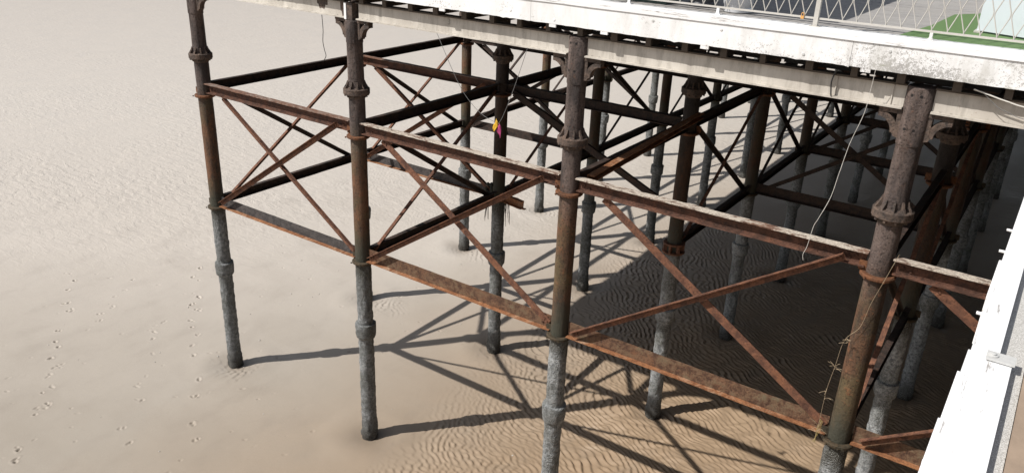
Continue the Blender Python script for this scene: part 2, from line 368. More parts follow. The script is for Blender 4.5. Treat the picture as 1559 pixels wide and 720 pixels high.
trails = [[(-8.6,0.5),(-7.8,0.11),(-6.7,-0.35),(-6.06,-0.83),(-4.78,-1.65),(-4.27,-2.08),(-2.84,-3.03),(-2.24,-3.41),(-1.2,-4.28),(-0.77,-4.63),(0.3,-5.6)],
          [(-3.44,0.34),(-2.43,-0.6),(-1.47,-1.4),(-0.84,-1.96),(0.3,-3.0),(1.2,-3.7)],
          [(-5.87,0.88),(-4.63,-0.63),(-3.38,-2.36),(-1.6,-4.15)],
          [(-5.6,2.84),(-2.2,0.42),(-0.6,-0.72),(0.4,-1.4),(1.38,-2.1),(2.2,-2.8)]]
rr = random.Random(5)
for ti, tr in enumerate(trails):
    for (xa, ya), (xb, yb) in zip(tr, tr[1:]):
        L = math.hypot(xb-xa, yb-ya); n = max(1, int(L/0.42)); an = math.atan2(yb-ya, xb-xa)
        for k in range(n):
            if rr.random() < 0.30: continue
            q = (k+rr.uniform(-.2, .2))/n; s = (1 if k % 2 else -1)*rr.uniform(0.04, 0.13)
            px = xa+(xb-xa)*q - math.sin(an)*s; py = ya+(yb-ya)*q + math.cos(an)*s
            for t in range(rr.choice((1, 2, 2, 3, 3))):
                dent(px+rr.uniform(-.07, .07), py+rr.uniform(-.07, .07), an+rr.uniform(-.9, .9), rr.uniform(0.028, 0.060), rr.uniform(0.020, 0.030), rr.uniform(0.020, 0.060)*(1.0 if ti in (0, 3) else 0.45))
for k in range(260):
    px, py = rr.uniform(X0+1, 6), rr.uniform(Y0+1, Y1-1); dent(px, py, rr.uniform(0, 3), rr.uniform(.022, .05), rr.uniform(.018, .032), rr.uniform(.004, .020))
edge = np.minimum(np.minimum(gx-X0, X1-gx), np.minimum(gy-Y0, Y1-gy)); H = H*sstep(edge, 0.0, 0.9)
nv = nx*ny; BIG = 420.0
verts = np.empty((nv+4, 3), np.float32); verts[:nv, 0] = gx.ravel(); verts[:nv, 1] = gy.ravel(); verts[:nv, 2] = H.ravel()
verts[nv:] = [(-BIG, -BIG, 0), (BIG, -BIG, 0), (BIG, BIG, 0), (-BIG, BIG, 0)]
idx = np.arange(nv, dtype=np.int32).reshape(ny, nx)
quads = np.stack([idx[:-1, :-1], idx[:-1, 1:], idx[1:, 1:], idx[1:, :-1]], -1).reshape(-1, 4)
c00, c10, c11, c01 = idx[0, 0], idx[0, -1], idx[-1, -1], idx[-1, 0]
ringq = np.array([[nv, nv+1, c10, c00], [nv+1, nv+2, c11, c10], [nv+2, nv+3, c01, c11], [nv+3, nv, c00, c01]], np.int32)
quads = np.concatenate([quads, ringq]).astype(np.int32); nq = len(quads)
me = bpy.data.meshes.new('sand'); me.vertices.add(nv+4); me.vertices.foreach_set('co', verts.ravel())
me.loops.add(nq*4); me.loops.foreach_set('vertex_index', quads.ravel()); me.polygons.add(nq)
me.polygons.foreach_set('loop_start', np.arange(0, nq*4, 4, dtype=np.int32)); me.polygons.foreach_set('use_smooth', np.ones(nq, dtype=bool))
me.update(calc_edges=True); me.materials.append(M['sand'])
damp = np.zeros_like(gx); dn = fbm(gx*1.6, gy*1.6, 71)
for i in range(NI):
    for j in range(NJ):
        d = np.hypot((gx-i*A-.10)/1.15, gy-j*B); damp = np.maximum(damp, np.exp(-(d/(0.26+0.5*np.clip(dn-.3, 0, 1)))**2))
damp = np.clip(damp*0.9 + 0.11*sstep(fbm(gx*0.5, gy*1.1, 81), 0.52, 0.74), 0, 1)*sstep(edge, 0.0, 0.9)
at = me.attributes.new('damp', 'FLOAT', 'POINT'); at.data.foreach_set('value', np.concatenate([damp.ravel(), np.zeros(4)]).astype(np.float32))
tag(put('sand', me), kind='structure')

# ------------------------------------------------------------------ columns
def pile_mesh(seed):
    rg = random.Random(seed); mb = MB(); seg = 30; prof = []; z = -0.35
    while z < ZL - 0.03:
        r = 0.152 + (0.022*math.exp(-((z-0.12)/0.22)**2)); prof.append((r, z)); z += 0.045
    prof.append((0.148, ZL-0.03)); tb = [[rg.random() for _ in range(seg)] for _ in range(len(prof))]
    def jit(k, s):
        lum = (tb[(k//3) % len(tb)][(s//3) % seg]-0.5)*0.012 + (tb[k][s]-0.5)*0.014
        low = max(0.0, 1.0-prof[k][1]/0.9); return lum*(1+0.9*low)*(0.55 if prof[k][1] > 3.3 else 1)
    mb.lathe(prof, seg, jit=jit); return mb.mesh('pile', M['pile'], 50)
def collar_mesh(seed):
    rg = random.Random(seed); mb = MB(); z = ZC
    prof = [(0.150, z-0.20), (0.186, z-0.17), (0.200, z-0.14), (0.205, z-0.05), (0.207, z+0.05), (0.207, z+0.12), (0.203, z+0.140), (0.155, z+0.15)]
    tb = [[rg.uniform(-.009, .009) for _ in range(16)] for _ in prof]
    mb.lathe(prof, 16, jit=lambda k, s: tb[k][s]); return mb.mesh('pile_collar', M['pile'], 60)
def shaft_mesh(top):
    mb = MB(); prof = []; z = ZL-0.04
    while z < ZF: prof.append((0.147, z)); z += 0.2
    prof += [(0.146, ZF-0.17), (0.150, ZF+0.12), (0.143, ZF+0.24), (0.141, 7.95), (0.141, 8.3), (0.150, 8.31), (0.150, top-0.012), (0.140, top)]
    rg = random.Random(int(top*100)); mb.lathe(prof, 28, jit=lambda k, s: rg.uniform(-.0022, .0022)); return mb.mesh('shaft', M['shaft'], 40)
def flange_mesh():
    mb = MB(); z = ZF
    mb.lathe([(0.150, z-0.14), (0.168, z-0.11), (0.172, z-0.070), (0.226, z-0.066), (0.236, z-0.054), (0.236, z+0.034), (0.226, z+0.046), (0.17, z+0.05), (0.155, z+0.07)], 28)
    for k in range(10):                                   # stiffening ribs above, bolts below
        a = 2*math.pi*(k+.3)/10; ca, sa = math.cos(a), math.sin(a); w = 0.013
        P = [(0.13, z+0.04), (0.222, z+0.04), (0.210, z+0.070), (0.180, z+0.115), (0.163, z+0.165), (0.13, z+0.165)]
        v = [(r*ca - s*w*sa, r*sa + s*w*ca, h) for s in (-1, 1) for r, h in P]; n = len(P)
        mb.add(v, [tuple(range(n)), tuple(range(2*n-1, n-1, -1))] + [(i, i+n, (i+1) % n+n, (i+1) % n) for i in range(n)])
        a += 0.31; mb.tube([(0.2*math.cos(a), 0.2*math.sin(a), z-0.062), (0.2*math.cos(a), 0.2*math.sin(a), z-0.098)], 0.021, 6)
    return mb.mesh('flange_collar', M['cast'], 35)
def clamp_mesh(z, mat):
    mb = MB(); mb.ring(0.139, 0.214, z-0.028, z+0.028, bev=0.014)
    for dx, dy in ((1, 0), (-1, 0), (0, 1)):      # ears that hold the beam ends
        def P(r, s, h): return (dx*r - dy*s, dy*r + dx*s, h)
        v = [P(r, s, h) for h in (z+0.026, z+0.15) for r, s in ((0.135, 0.018), (0.235, 0.018), (0.235, 0.045), (0.135, 0.045))]
        mb.add(v, [(0,1,2,3), (7,6,5,4), (0,4,5,1), (1,5,6,2), (2,6,7,3), (3,7,4,0)])
    mb.bolt((0.11, -0.204, z), (0.3, -1, 0), 0.016); mb.bolt((-0.11, -0.204, z), (-0.3, -1, 0), 0.016)
    return mb.mesh('clamp_ring', mat, 40)
def bracket_mesh(sx):
    mb = MB(); zt = 8.70; x = lambda r: sx*r
    mb.prism([(x(.138), zt), (x(.395), zt), (x(.395), zt-.03), (x(.375), zt-.05), (x(.138), zt-.05)], -0.065, 0.065)
    mb.prism([(x(.138), zt-.051), (x(.188), zt-.051), (x(.186), zt-.26), (x(.205), zt-.285), (x(.19), zt-.32), (x(.138), zt-.335)], -0.058, 0.058)
    o = []; i = []
    for k in range(9):
        q = math.pi/2*k/8; cx, cz = .395, zt-.285
        i.append((x(cx-.240*math.cos(q)), cz+.245*math.sin(q))); o.append((x(cx-.165*math.cos(q)), cz+.175*math.sin(q)))
    for k in range(8): mb.prism([i[k], i[k+1], o[k+1], o[k]], -0.054, 0.054)
    mb.bolt((x(.24), -0.03, zt+.012), (0, 0, 1), .017, .02); mb.bolt((x(.355), -0.03, zt+.012), (0, 0, 1), .017, .02)
    return mb.mesh('bracket', M['cast'], 40)
def bolthole_meshes():
    out = []
    for an in (-118, -78):
        for z in (8.89, 8.50):
            a = R(an); d = Vector((math.cos(a), math.sin(a), 0)); mb = MB(); mb.tube([d*0.142 + Vector((0, 0, z)), d*0.1515 + Vector((0, 0, z))], 0.017, 10)
            out.append(mb.mesh('bolt_hole', M['hole']))
    return out
PILES = [pile_mesh(s) for s in range(5)]; COLLARS = [collar_mesh(s) for s in range(3)]
PALE = [pile_mesh(21), pile_mesh(22)]; PCOL = collar_mesh(23)
for q in PALE+[PCOL]: q.materials[0] = M['pile_pale']
SHAFT, SHAFT_SHORT, FLANGE = shaft_mesh(8.985), shaft_mesh(8.69), flange_mesh()
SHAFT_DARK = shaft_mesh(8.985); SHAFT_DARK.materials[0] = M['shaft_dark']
CL_U, CL_L = clamp_mesh(ZU, M['ring']), clamp_mesh(ZL, M['ringlow'])
def battered_mesh():
    mb = MB(); z = ZL; mb.ring(0.150, 0.235, z-0.05, z-0.012, bev=.006); mb.ring(0.150, 0.225, z+0.14, z+0.175, bev=.006)
    for k in range(7):
        a = 2*math.pi*k/7+.25; ca, sa = math.cos(a), math.sin(a); v = [(r*ca-q*sa, r*sa+q*ca, h) for h in (z-.012, z+.14) for r, q in ((.14, -.028), (.222, -.022), (.222, .022), (.14, .028))]
        mb.add(v, [(3,2,1,0), (4,5,6,7), (0,1,5,4), (1,2,6,5), (2,3,7,6), (3,0,4,7)])
    return mb.mesh('clamp_ring', M['brace'], 35)
BATTERED = battered_mesh()
BR = {1: bracket_mesh(1), -1: bracket_mesh(-1)}; HOLES = bolthole_meshes()
ORD = ['leftmost', 'second from the left', 'third from the left', 'fourth from the left', 'fifth from the left']
ROW = ['front row', 'second row', 'third row', 'fourth row', 'fifth row', 'sixth row', 'seventh row', 'eighth row', 'ninth row']
LOOK = {(0,0): 'lone olive brown corner column at far left, grey and barnacled below its lower clamp',
        (1,0): 'front rusty iron column with cream girder ends meeting over its bracketed head',
        (2,0): 'front rusty iron column in the middle with dark drilled head over an orange clamp',
        (3,0): 'nearest thick rust brown column on the right with scalloped brackets under the girder',
        (4,0): 'front column furthest right, standing in shadow behind the white walkway edge',
        (1,1): 'dark column in the second row with bright cloth hanging before it',
        (2,1): 'second row column with battered clamp and red rust, just left of the deep shade edge'}
SKIPC = {(4, j) for j in range(1, 9)} | {(3, j) for j in range(7, 9)}
rc = random.Random(11)
for j in range(NJ):
    for i in range(NI):
        if (i, j) in SKIPC: continue
        c = empty('pier_column', (i*A, j*B, 0))
        lab = LOOK.get((i, j), ('dark iron column in the deck shade' if i > 1 else 'iron column with grey barnacled foot') + f', {ORD[i]}, {ROW[j]}')
        tag(c, lab, 'pier column', 'iron columns under the pier')
        pale = i >= 2 and j < 3
        p = put('pile', rc.choice(PALE if pale else PILES), c); p.rotation_euler.z = rc.uniform(0, 6.28)
        p = put('pile_collar', PCOL if pale else rc.choice(COLLARS), c); p.rotation_euler.z = rc.uniform(0, 6.28)
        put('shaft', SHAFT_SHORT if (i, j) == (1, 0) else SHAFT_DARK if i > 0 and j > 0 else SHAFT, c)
        f = put('flange_collar', FLANGE, c); f.rotation_euler.z = rc.uniform(0, 0.6)
        put('clamp_ring', CL_U, c); put('clamp_ring', BATTERED if (i, j) == (2, 1) else CL_L, c)
        if i > 0: put('bracket', BR[-1], c)
        put('bracket', BR[1], c)
        if j == 0 and i in (2, 3):
            for hm in HOLES: put('bolt_hole', hm, c)
        if (i, j) == (1, 0):
            mb = MB(); mb.box((-.05, -.11, 8.66), (.075, .11, 8.985)); mb.build('head_plate', M['cast'], c)
            mb = MB(); mb.box((-.105, -.125, 8.70), (-.055, -.02, 8.975)); mb.build('stiffener', M['white'], c)

# ------------------------------------------------------------------ beams and braces
def chan(d, h, t=0.013): return [(-t, 0), (d, 0), (d, t), (0, t), (0, h-t), (d, h-t), (d, h), (-t, h)]
def ell(d, h, t=0.013): return [(-t, 0), (d, 0), (d, t), (0, t), (0, h), (-t, h)]
def rect(a0, a1, b0, b1): return [(a0, b0), (a1, b0), (a1, b1), (a0, b1)]
NUM = ['first', 'second', 'third', 'fourth', 'fifth']
def beam_x(i, j, lvl, x0=None, x1=None, dark=False):
    x0 = i*A+.165 if x0 is None else x0; x1 = (i+1)*A-.165 if x1 is None else x1; y = j*B
    z = (ZU+.075) if lvl == 'u' else (ZL+.045)
    b = empty('iron_beam', (x0, y, z)); L = x1-x0; e = 0.0025
    if lvl == 'u':
        mb = MB(); mb.sweep((0,0,0), (L,0,0), ell(.088, .186), nseg=24, jit=e)
        mb.bolt((.10, -.001, .10), (0, -1, 0)); mb.bolt((.19, -.001, .07), (0, -1, 0)); mb.bolt((L-.12, -.001, .1), (0, -1, 0)); mb.bolt((L-.2, -.001, .07), (0, -1, 0))
        mb.build('web', M['shade_iron'] if dark else M['beam'], b)
        mb = MB(); mb.sweep((-.02,0,.188), (L+.02,0,.188), rect(-.04, .10, 0, .016), nseg=40, jit=e)
        mb.build('top_flange', M['shade_iron'] if dark else M['brown_flange'] if i == 0 or j > 0 else M['bleach'], b)
    else:
        mb = MB(); mb.sweep((0,0,.015), (L,0,.015), rect(-.013, 0, 0, .235 if i > 0 else .20), nseg=24, jit=e)
        for q in (.09, .17): mb.bolt((q, -.001, .09), (0, -1, 0), .018); mb.bolt((L-q, -.001, .09), (0, -1, 0), .018); mb.bolt((L-q, -.001, .16), (0, -1, 0), .018)
        mb.build('web', M['shade_iron'] if dark else M['greyweb'] if i == 0 else M['lowbeam'], b)
        mb = MB(); mb.sweep((0,0,0), (L,0,0), rect(-.013, .085, 0, .014), nseg=30, jit=e)
        mb.build('bottom_flange', M['shade_iron'] if dark else M['edge'], b)
    if j == 0: look = {('u',0): 'brown rusty', ('l',0): 'grey brown rusty', ('u',1): 'bleached top rusty', ('l',1): 'orange edged rusty', ('u',2): 'white bleached top rusty', ('l',2): 'flaking orange edged'}.get((lvl, i), 'rusty')
    else: look = 'dark rusty'
    tag(b, f'{look} {"upper" if lvl == "u" else "lower"} beam of the {ROW[j]}, between its {NUM[i]} and {NUM[i+1]} columns', 'beam', 'horizontal iron beams')
    return b
def beam_y(i, j, lvl):
    y0, y1 = j*B+.165, (j+1)*B-.165; z = (ZU+.08) if lvl == 'u' else (ZL+.05)
    mb = MB(); mb.sweep((0,0,0), (0,y1-y0,0), chan(.085, .20), nseg=16, jit=.002)
    o = mb.build('iron_beam', M['shade_iron']); o.location = (i*A, y0, z)
    tag(o, f'dark {"upper" if lvl == "u" else "lower"} beam from {ROW[j]} back to {ROW[j+1]}, column line {ORD[i]}', 'beam', 'horizontal iron beams')
def brace(p0, p1, side, mat, label, w=.09, leg=.065, flat=False):
    """steel angle between two points; side = out-of-plane direction of its leg"""
    p0 = Vector(p0); p1 = Vector(p1); t = (p1-p0).normalized(); s = Vector(side); up = s.cross(t)
    if up.z < 0: up = -up
    sg = 1 if t.cross(up).dot(s) > 0 else -1
    pr = [(-.006, -w/2), (.006, -w/2), (.006, w/2), (-.006, w/2)] if flat else [(-.006*sg, -w/2), (-.006*sg, w/2), (leg*sg, w/2), (leg*sg, w/2-.012), (.006*sg, w/2-.012), (.006*sg, -w/2)]
    mb = MB(); mb.sweep((0,0,0), p1-p0, pr, up=up, nseg=16, jit=.0018)
    for q in (0.05, 0.11): 
        mb.bolt(t*q + s*.006, s, .017, .014); mb.bolt((p1-p0) - t*q + s*.006, s, .017, .014)
    o = mb.build('diagonal_brace', mat); o.location = p0
    return tag(o, label, 'brace', 'diagonal iron braces')
LOST = {(1, j) for j in range(2, 9)} | {(0, j) for j in range(4, 9)}
NOXL = {(1, 1), (2, 1)} | LOST; NOXU = {(2, 1)}; NOXB = {(1, 1), (2, 1)} | LOST
NOYL = {(2, 0)}; NOYB = {(2, 0)}
has = lambda i, j: (i, j) not in SKIPC and i < NI and j < NJ
for j in range(NJ):
    for i in range(NI-1):
        if not (has(i, j) and has(i+1, j)): continue
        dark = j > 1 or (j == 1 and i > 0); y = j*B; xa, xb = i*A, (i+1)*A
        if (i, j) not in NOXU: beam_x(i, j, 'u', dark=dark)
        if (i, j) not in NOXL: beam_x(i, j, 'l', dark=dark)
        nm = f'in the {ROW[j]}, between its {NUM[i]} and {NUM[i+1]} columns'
        m = M['shade_iron'] if dark else M['brace']
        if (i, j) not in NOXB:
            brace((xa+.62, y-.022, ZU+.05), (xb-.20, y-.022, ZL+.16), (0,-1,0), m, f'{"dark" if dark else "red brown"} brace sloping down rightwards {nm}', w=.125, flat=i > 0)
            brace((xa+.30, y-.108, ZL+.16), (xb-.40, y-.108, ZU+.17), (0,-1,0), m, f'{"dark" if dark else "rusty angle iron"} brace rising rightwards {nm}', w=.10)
        elif (i, j) == (1, 1):
            brace((xa+.35, y-.03, ZU+.1), (xb-.45, y-.03, ZL+1.0), (0,-1,0), m, 'thick dark brace hanging down rightwards from the second column of the second row', w=.17)
for j in range(NJ-1):
    for i in range(NI):
        if not (has(i, j) and has(i, j+1)): continue
        beam_y(i, j, 'u')
        if (i, j) not in NOYL: beam_y(i, j, 'l')
        if (i, j) in NOYB: continue
        x = i*A; ya, yb = j*B, (j+1)*B; nm = f'from {ROW[j]} to {ROW[j+1]}, column line {ORD[i]}'
        m1 = M['brace'] if j < 2 else M['shade_iron']
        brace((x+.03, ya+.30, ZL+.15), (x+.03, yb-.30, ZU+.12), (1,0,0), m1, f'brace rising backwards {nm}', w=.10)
        brace((x-.06, ya+.30, ZU+.12), (x-.06, yb-.30, ZL+.15), (1,0,0), M['shade_iron'], f'dark brace falling backwards {nm}', w=.10)
# broken stub and the loose channel
mb = MB(); mb.sweep((0,0,0), (.62,-.03,-.05), chan(.09, .2), nseg=6, jit=.008); mb.box((.60, -.09, -.045), (.70, -.02, -.025))
o = mb.build('broken_beam', M['edge']); o.location = (4.68, 4.36, ZL+.05)
tag(o, 'short broken orange rusty beam stub sticking out from a second row column', 'beam')
mb = MB(); mb.sweep((0,0,0), (.02, 4.1, .19), chan(.11, .10), nseg=16, jit=.004); o = mb.build('loose_beam', M['edge']); o.location = (9.24, .12, 6.83)
tag(o, 'loose orange rusty channel lying beside the dark beam right of the middle front column', 'beam')

# ------------------------------------------------------------------ deck girders
def girder(x0, x1, y, label, parts=True):
    L = x1-x0; g = empty('deck_girder', (x0, y, 8.71))
    mb = MB(); mb.box((0, -.03, .022), (L, -.012, .268)); mb.build('web', M['girder'], g)
    mb = MB(); mb.sweep((0,-.02,0), (L,-.02,0), rect(-.085, .085, 0, .021), nseg=20, jit=.001); mb.build('bottom_flange', M['girder'], g)
    mb = MB(); mb.sweep((0,-.02,.269), (L,-.02,.269), rect(-.085, .085, 0, .02), nseg=20, jit=.001); mb.build('top_flange', M['joist'], g)
    tag(g, label, 'girder', 'deck girders'); return g
GL = ['stained cream girder with a rust patch at the left corner under the white fascia', 'stained cream girder marked 3 between the second and middle front columns',
      'stained cream girder between the middle front column and the near right column', 'stained cream girder right of the near right column, cables hanging before it']
for i in range(4):
    g = girder(i*A+.152, (i+1)*A-.152 if i else A-.11, 0, GL[i])
    if i == 0:
        rg = random.Random(3)
        for cx, wd, drop in ((3.62, .26, .16), (4.17, .20, .245)):
            top = [(cx-wd/2, .266), (cx+wd/2, .266)]; n = 9
            bot = [(cx+wd/2-wd*k/n, .266-drop*(1 if .25 < k/n < .8 else .6)-rg.uniform(0, .02)) for k in range(n+1)]
            mb = MB(); mb.prism(top+bot, -.036, -.0305); mb.build('rust_patch', M['cast'], g)
    if i == 1:
        cu = bpy.data.curves.new('number', 'FONT'); cu.body = '3'; cu.size = .13; cu.extrude = .001
        to = bpy.data.objects.new('number_tmp', cu); COL.objects.link(to); bpy.context.view_layer.update()
        me = bpy.data.meshes.new_from_object(to); COL.objects.unlink(to); bpy.data.objects.remove(to)
        me.materials.clear(); me.materials.append(M['digit']); d = put('number', me, g, (6.60-A-.152, -.0325, .15)); d.rotation_euler = (R(90), 0, 0)
    if i in (2, 3):
        for q in ((3.42, 4.05) if i == 2 else (.9,)):
            mb = MB(); mb.box((q, -.045, .024), (q+.012, -.031, .255)); mb.build('stiffener', M['girder'], g)
def girder_dark(p0, p1, label):
    mb = MB(); mb.sweep((0,0,0), Vector(p1)-Vector(p0), [(-.07,0),(.07,0),(.07,.02),(.01,.02),(.01,.26),(.07,.26),(.07,.28),(-.07,.28),(-.07,.26),(-.01,.26),(-.01,.02),(-.07,.02)], nseg=1)
    o = mb.build('deck_girder', M['shade_iron']); o.location = p0; tag(o, label, 'girder', 'deck girders')
for j in range(1, 5):
    girder_dark((.16, j*B, 8.705), (3*A-.16, j*B, 8.705), f'dark girder under the deck above the {ROW[j]}')
girder_dark((0, .16, 8.705), (0, 8*B, 8.705), 'dark girder under the left edge of the deck, running back from the corner column')

# ------------------------------------------------------------------ pier deck
YF, XL, XR, YB = -.24, -.24, 80.0, 66.0  # right and back reach stretched out of view to shut out sky light
dk = empty('pier_deck', (0, 0, 9.4)); dk_in = (0, 0, -9.4)
def dpart(mb, name, mat, smooth=None):
    o = mb.build(name, mat, dk, smooth); o.location = dk_in; return o
tag(dk, 'white edged timber pier deck above the cream girders and rusty columns', 'pier deck')
mb = MB(); y = YF+.40
while y < YB: mb.box((XL+.05, y, 9.402), (XR, y+.138, 9.44+random.uniform(-.002, .002))); y += .150
dpart(mb, 'planks', M['planks'])
mb = MB(); mb.box((XL+.06, YF+.06, 9.32), (XR, YB, 9.398)); dpart(mb, 'underside', M['under'])  # solid sheet added so no light streaks fall between the planks
rj = random.Random(4); x = -.1
while x < 15.6:
    mb = MB(); w = rj.uniform(.07, .10); mb.box((x, -.115-rj.uniform(0, .03), 9.002), (x+w, 60.0, 9.318)); dpart(mb, 'joist', M['joist']); x += rj.uniform(.50, .58)
x = 8.6
while x < 15.4:
    mb = MB(); L = rj.uniform(.5, 1.5); mb.box((x, .13+rj.uniform(0, .05), 9.003), (x+L, .20, 9.30)); dpart(mb, 'gap_blocker', M['under']); x += L+rj.uniform(.03, .22)  # boards added behind the joist ends to darken the gap
cuts = [XL, 3.9, 8.3, 12.72, XR]                               # fascia boards end to end, tired lower edge
for k in range(4):
    a, b = cuts[k]+.002, cuts[k+1]-.002; n = max(8, int((b-a)/.06)); top = 9.414; re = random.Random(20+k)
    lo = [(a+(b-a)*q/n, 9.130+re.uniform(-.003, .003)-(.012 if re.random() < .04 else 0)) for q in range(n+1)]
    mb = MB()
    for q in range(n): mb.prism([lo[q], lo[q+1], (lo[q+1][0], top), (lo[q][0], top)], YF, YF+.045)
    f = dpart(mb, 'fascia', M['white'])
    qx = a+.4
    while qx < min(b-.2, 14.9):
        zz = re.choice((9.19, 9.24, 9.31, 9.35)); mb = MB(); mb.lathe([(.012, 0), (.018, .001), (.018, .005), (.013, .007)], 14)
        mb.v = [(qx+px, YF-pz, zz+py) for px, py, pz in mb.v]; mb.build('bolt', M['cap' if re.random() < .6 else 'plate'], f); qx += re.uniform(.7, 1.7)
for px in (6.6, 8.62, 9.45, 10.9, 12.85):                        # little tabs hanging below the fascia: they notch its shadow
    mb = MB(); mb.box((px, YF+.003, 9.085), (px+.11, YF+.030, 9.1335)); dpart(mb, 'tab', M['white'])
mb = MB(); re = random.Random(8); mb.sweep((XL-.02, YF-.016, 9.419), (XR, YF-.016, 9.419), [(0, 0), (0, .066), (-.012, .072), (-.37, .072), (-.37, 0)], nseg=160, jit=.0015); dpart(mb, 'kerb', M['cap'])
mb = MB(); mb.box((XL, YF+.05, 9.135), (XL+.045, YB, 9.414)); dpart(mb, 'side_fascia', M['white'])

# railing on the deck edge: twisted bars that meet half way up
YRL = 0.0; ZB = 9.585; RH = 10.56
rl = empty('deck_railing', (0, YRL, 9.49)); tag(rl, 'cream metal railing of zigzag wire bars along the white deck edge', 'railing')
def rpart(mb, name, mat): o = mb.build(name, mat, rl, 40); o.location = (0, -YRL, -9.49); return o
SP = .157
for x0, x1 in ((5.6, 8.85), (8.93, 12.14), (12.26, 15.6)):
    mb = MB(); n = int((x1-x0)/SP); s = (x1-x0)/n; hh = .245
    for k in range(n):
        for sg in (0, 1):
            xs = x0+s*(k+.5); pts = []
            for lv in range(4):
                za = ZB+lv*hh; mid = xs+(1 if sg else -1)*s*.46 
                c = (xs, mid) if lv % 2 == 0 else (mid, xs)
                for q in (0, .12, .5, .88): pts.append((c[0]+(c[1]-c[0])*(3*q*q-2*q*q*q), YRL+(.004 if sg else -.004), za+hh*q))
            pts.append((xs, YRL, ZB+4*hh)); pts = [(min(max(p[0], x0), x1), p[1], p[2]) for p in pts]
            mb.tube(pts, .0062, 6)
    rpart(mb, 'wire_panel', M['rail'])
    mb = MB(); mb.box((x0-.03, YRL-.011, ZB-.012), (x1+.03, YRL+.011, ZB+.010)); rpart(mb, 'bottom_rail', M['rail'])
    mb = MB(); mb.box((x0-.04, YRL-.025, RH), (x1+.04, YRL+.025, RH+.03)); rpart(mb, 'top_rail', M['rail'])
for px in (5.5, 8.89, 12.2, 15.65):
    mb = MB(); mb.box((px-.026, YRL-.028, 9.497), (px+.026, YRL+.028, RH+.04)); mb.box((px-.06, YRL-.06, 9.4915), (px+.06, YRL+.06, 9.498)); rpart(mb, 'post', M['rail'])
for px in (9.72, 10.98, 13.46):
    mb = MB(); mb.prism([(px-.035, 9.4915), (px+.035, 9.4915), (px+.016, 9.52), (px+.016, ZB-.013), (px-.016, ZB-.013), (px-.016, 9.52)], YRL-.014, YRL+.014); rpart(mb, 'foot', M['white'])
mb = MB(); mb.box((12.022, YRL-.03, ZB-.022), (12.058, YRL-.012, ZB+.012)); mb.tube([(12.025, YRL-.02, ZB+.012), (12.027, YRL-.02, ZB+.04), (12.04, YRL-.02, ZB+.05), (12.053, YRL-.02, ZB+.04), (12.055, YRL-.02, ZB+.012)], .005)
tag(mb.build('padlock', M['brass']), 'small orange padlock hooked on the bottom rail beside the railing post', 'padlock')

def keg(x, y, mat, label):
    k = empty('beer_keg', (x, y, 9.442)); mb = MB(); b = lambda z, r: (r, z)
    mb.lathe([(.175, 0), (.188, .01), (.188, .05), (.176, .07), (.19, .10), (.198, .13), (.198, .17), (.205, .185), (.198, .2), (.198, .33), (.205, .345), (.198, .36), (.198, .42), (.17, .46), (.165, .465)], 32)
    mb.build('body', mat, k, 30); mb = MB(); mb.ring(.165, .19, .45, .53, 32); mb.build('chime', mat, k, 30); tag(k, label, 'keg')
keg(10.92, .86, M['steel'], 'dull silver steel keg standing on the deck behind the railing')
keg(10.33, 1.05, M['darkkeg'], 'dark keg standing in shade beside the silver keg')
cr = empty('planter_box', (9.5, .95, 9.442)); tag(cr, 'dark green box standing in shade on the deck behind the railing', 'box')
mb = MB(); mb.box((-.42, -.2, 0), (.42, .2, .38)); mb.build('body', plain('dark green box paint', (.03, .06, .05), .5), cr)
mb = MB(); mb.box((-.45, -.23, .382), (.45, .23, .41)); mb.build('lid', M['canvas'], cr)
# parasol whose shade lies on the planks
ps = empty('parasol', (9.05, 1.9, 9.44)); tag(ps, 'big square navy parasol standing on the deck, only its shade in view', 'parasol')
mb = MB(); mb.lathe([(.30, .003), (.30, .06), (.05, .08), (.03, .09), (.03, 2.75), (.01, 2.8)], 16); mb.build('pole', M['rail'], ps, 30)
mb = MB(); hs = 1.9; mb.add([(-hs, -hs-.64, 2.3), (hs, -hs-.64, 2.3), (hs, hs, 2.3), (-hs, hs, 2.3), (0, 0, 2.72), (-hs, -hs-.64, 2.28), (hs, -hs-.64, 2.28), (hs, hs, 2.28), (-hs, hs, 2.28), (0, 0, 2.7)],
    [(0,1,4), (1,2,4), (2,3,4), (3,0,4), (6,5,9), (7,6,9), (8,7,9), (5,8,9), (0,5,6,1), (1,6,7,2), (2,7,8,3), (3,8,5,0)]); mb.build('canopy', M['canvas'], ps)
# turf mat and pale blue board
mb = MB(); P = [(13.05, .150), (15.6, .150), (15.6, 3.6), (13.56, 3.6), (13.27, 3.1), (13.22, 1.6)]
mb.add([(x, y, 9.445) for x, y in P]+[(x, y, 9.462) for x, y in P], [tuple(range(5, -1, -1)), tuple(range(6, 12))]+[(i, (i+1) % 6, (i+1) % 6+6, i+6) for i in range(6)])
tag(mb.build('turf_mat', M['turf']), 'bright green artificial grass mat lying on the planks behind the railing', 'mat')
pb = empty('screen_board', (13.76, 1.42, 9.464)); tag(pb, 'pale blue standing board on the green mat behind the railing', 'board')
mb = MB(); mb.sweep((0, 0, .02), (1.8, -.75, .02), rect(-.02, .02, 0, 1.3), nseg=1); mb.build('panel', M['pale_blue'], pb)
mb = MB(); mb.box((-.03, -.10, 0), (.03, .14, .0195)); mb.box((1.55, -.80, 0), (1.61, -.50, .0195)); mb.build('foot', M['rail'], pb)

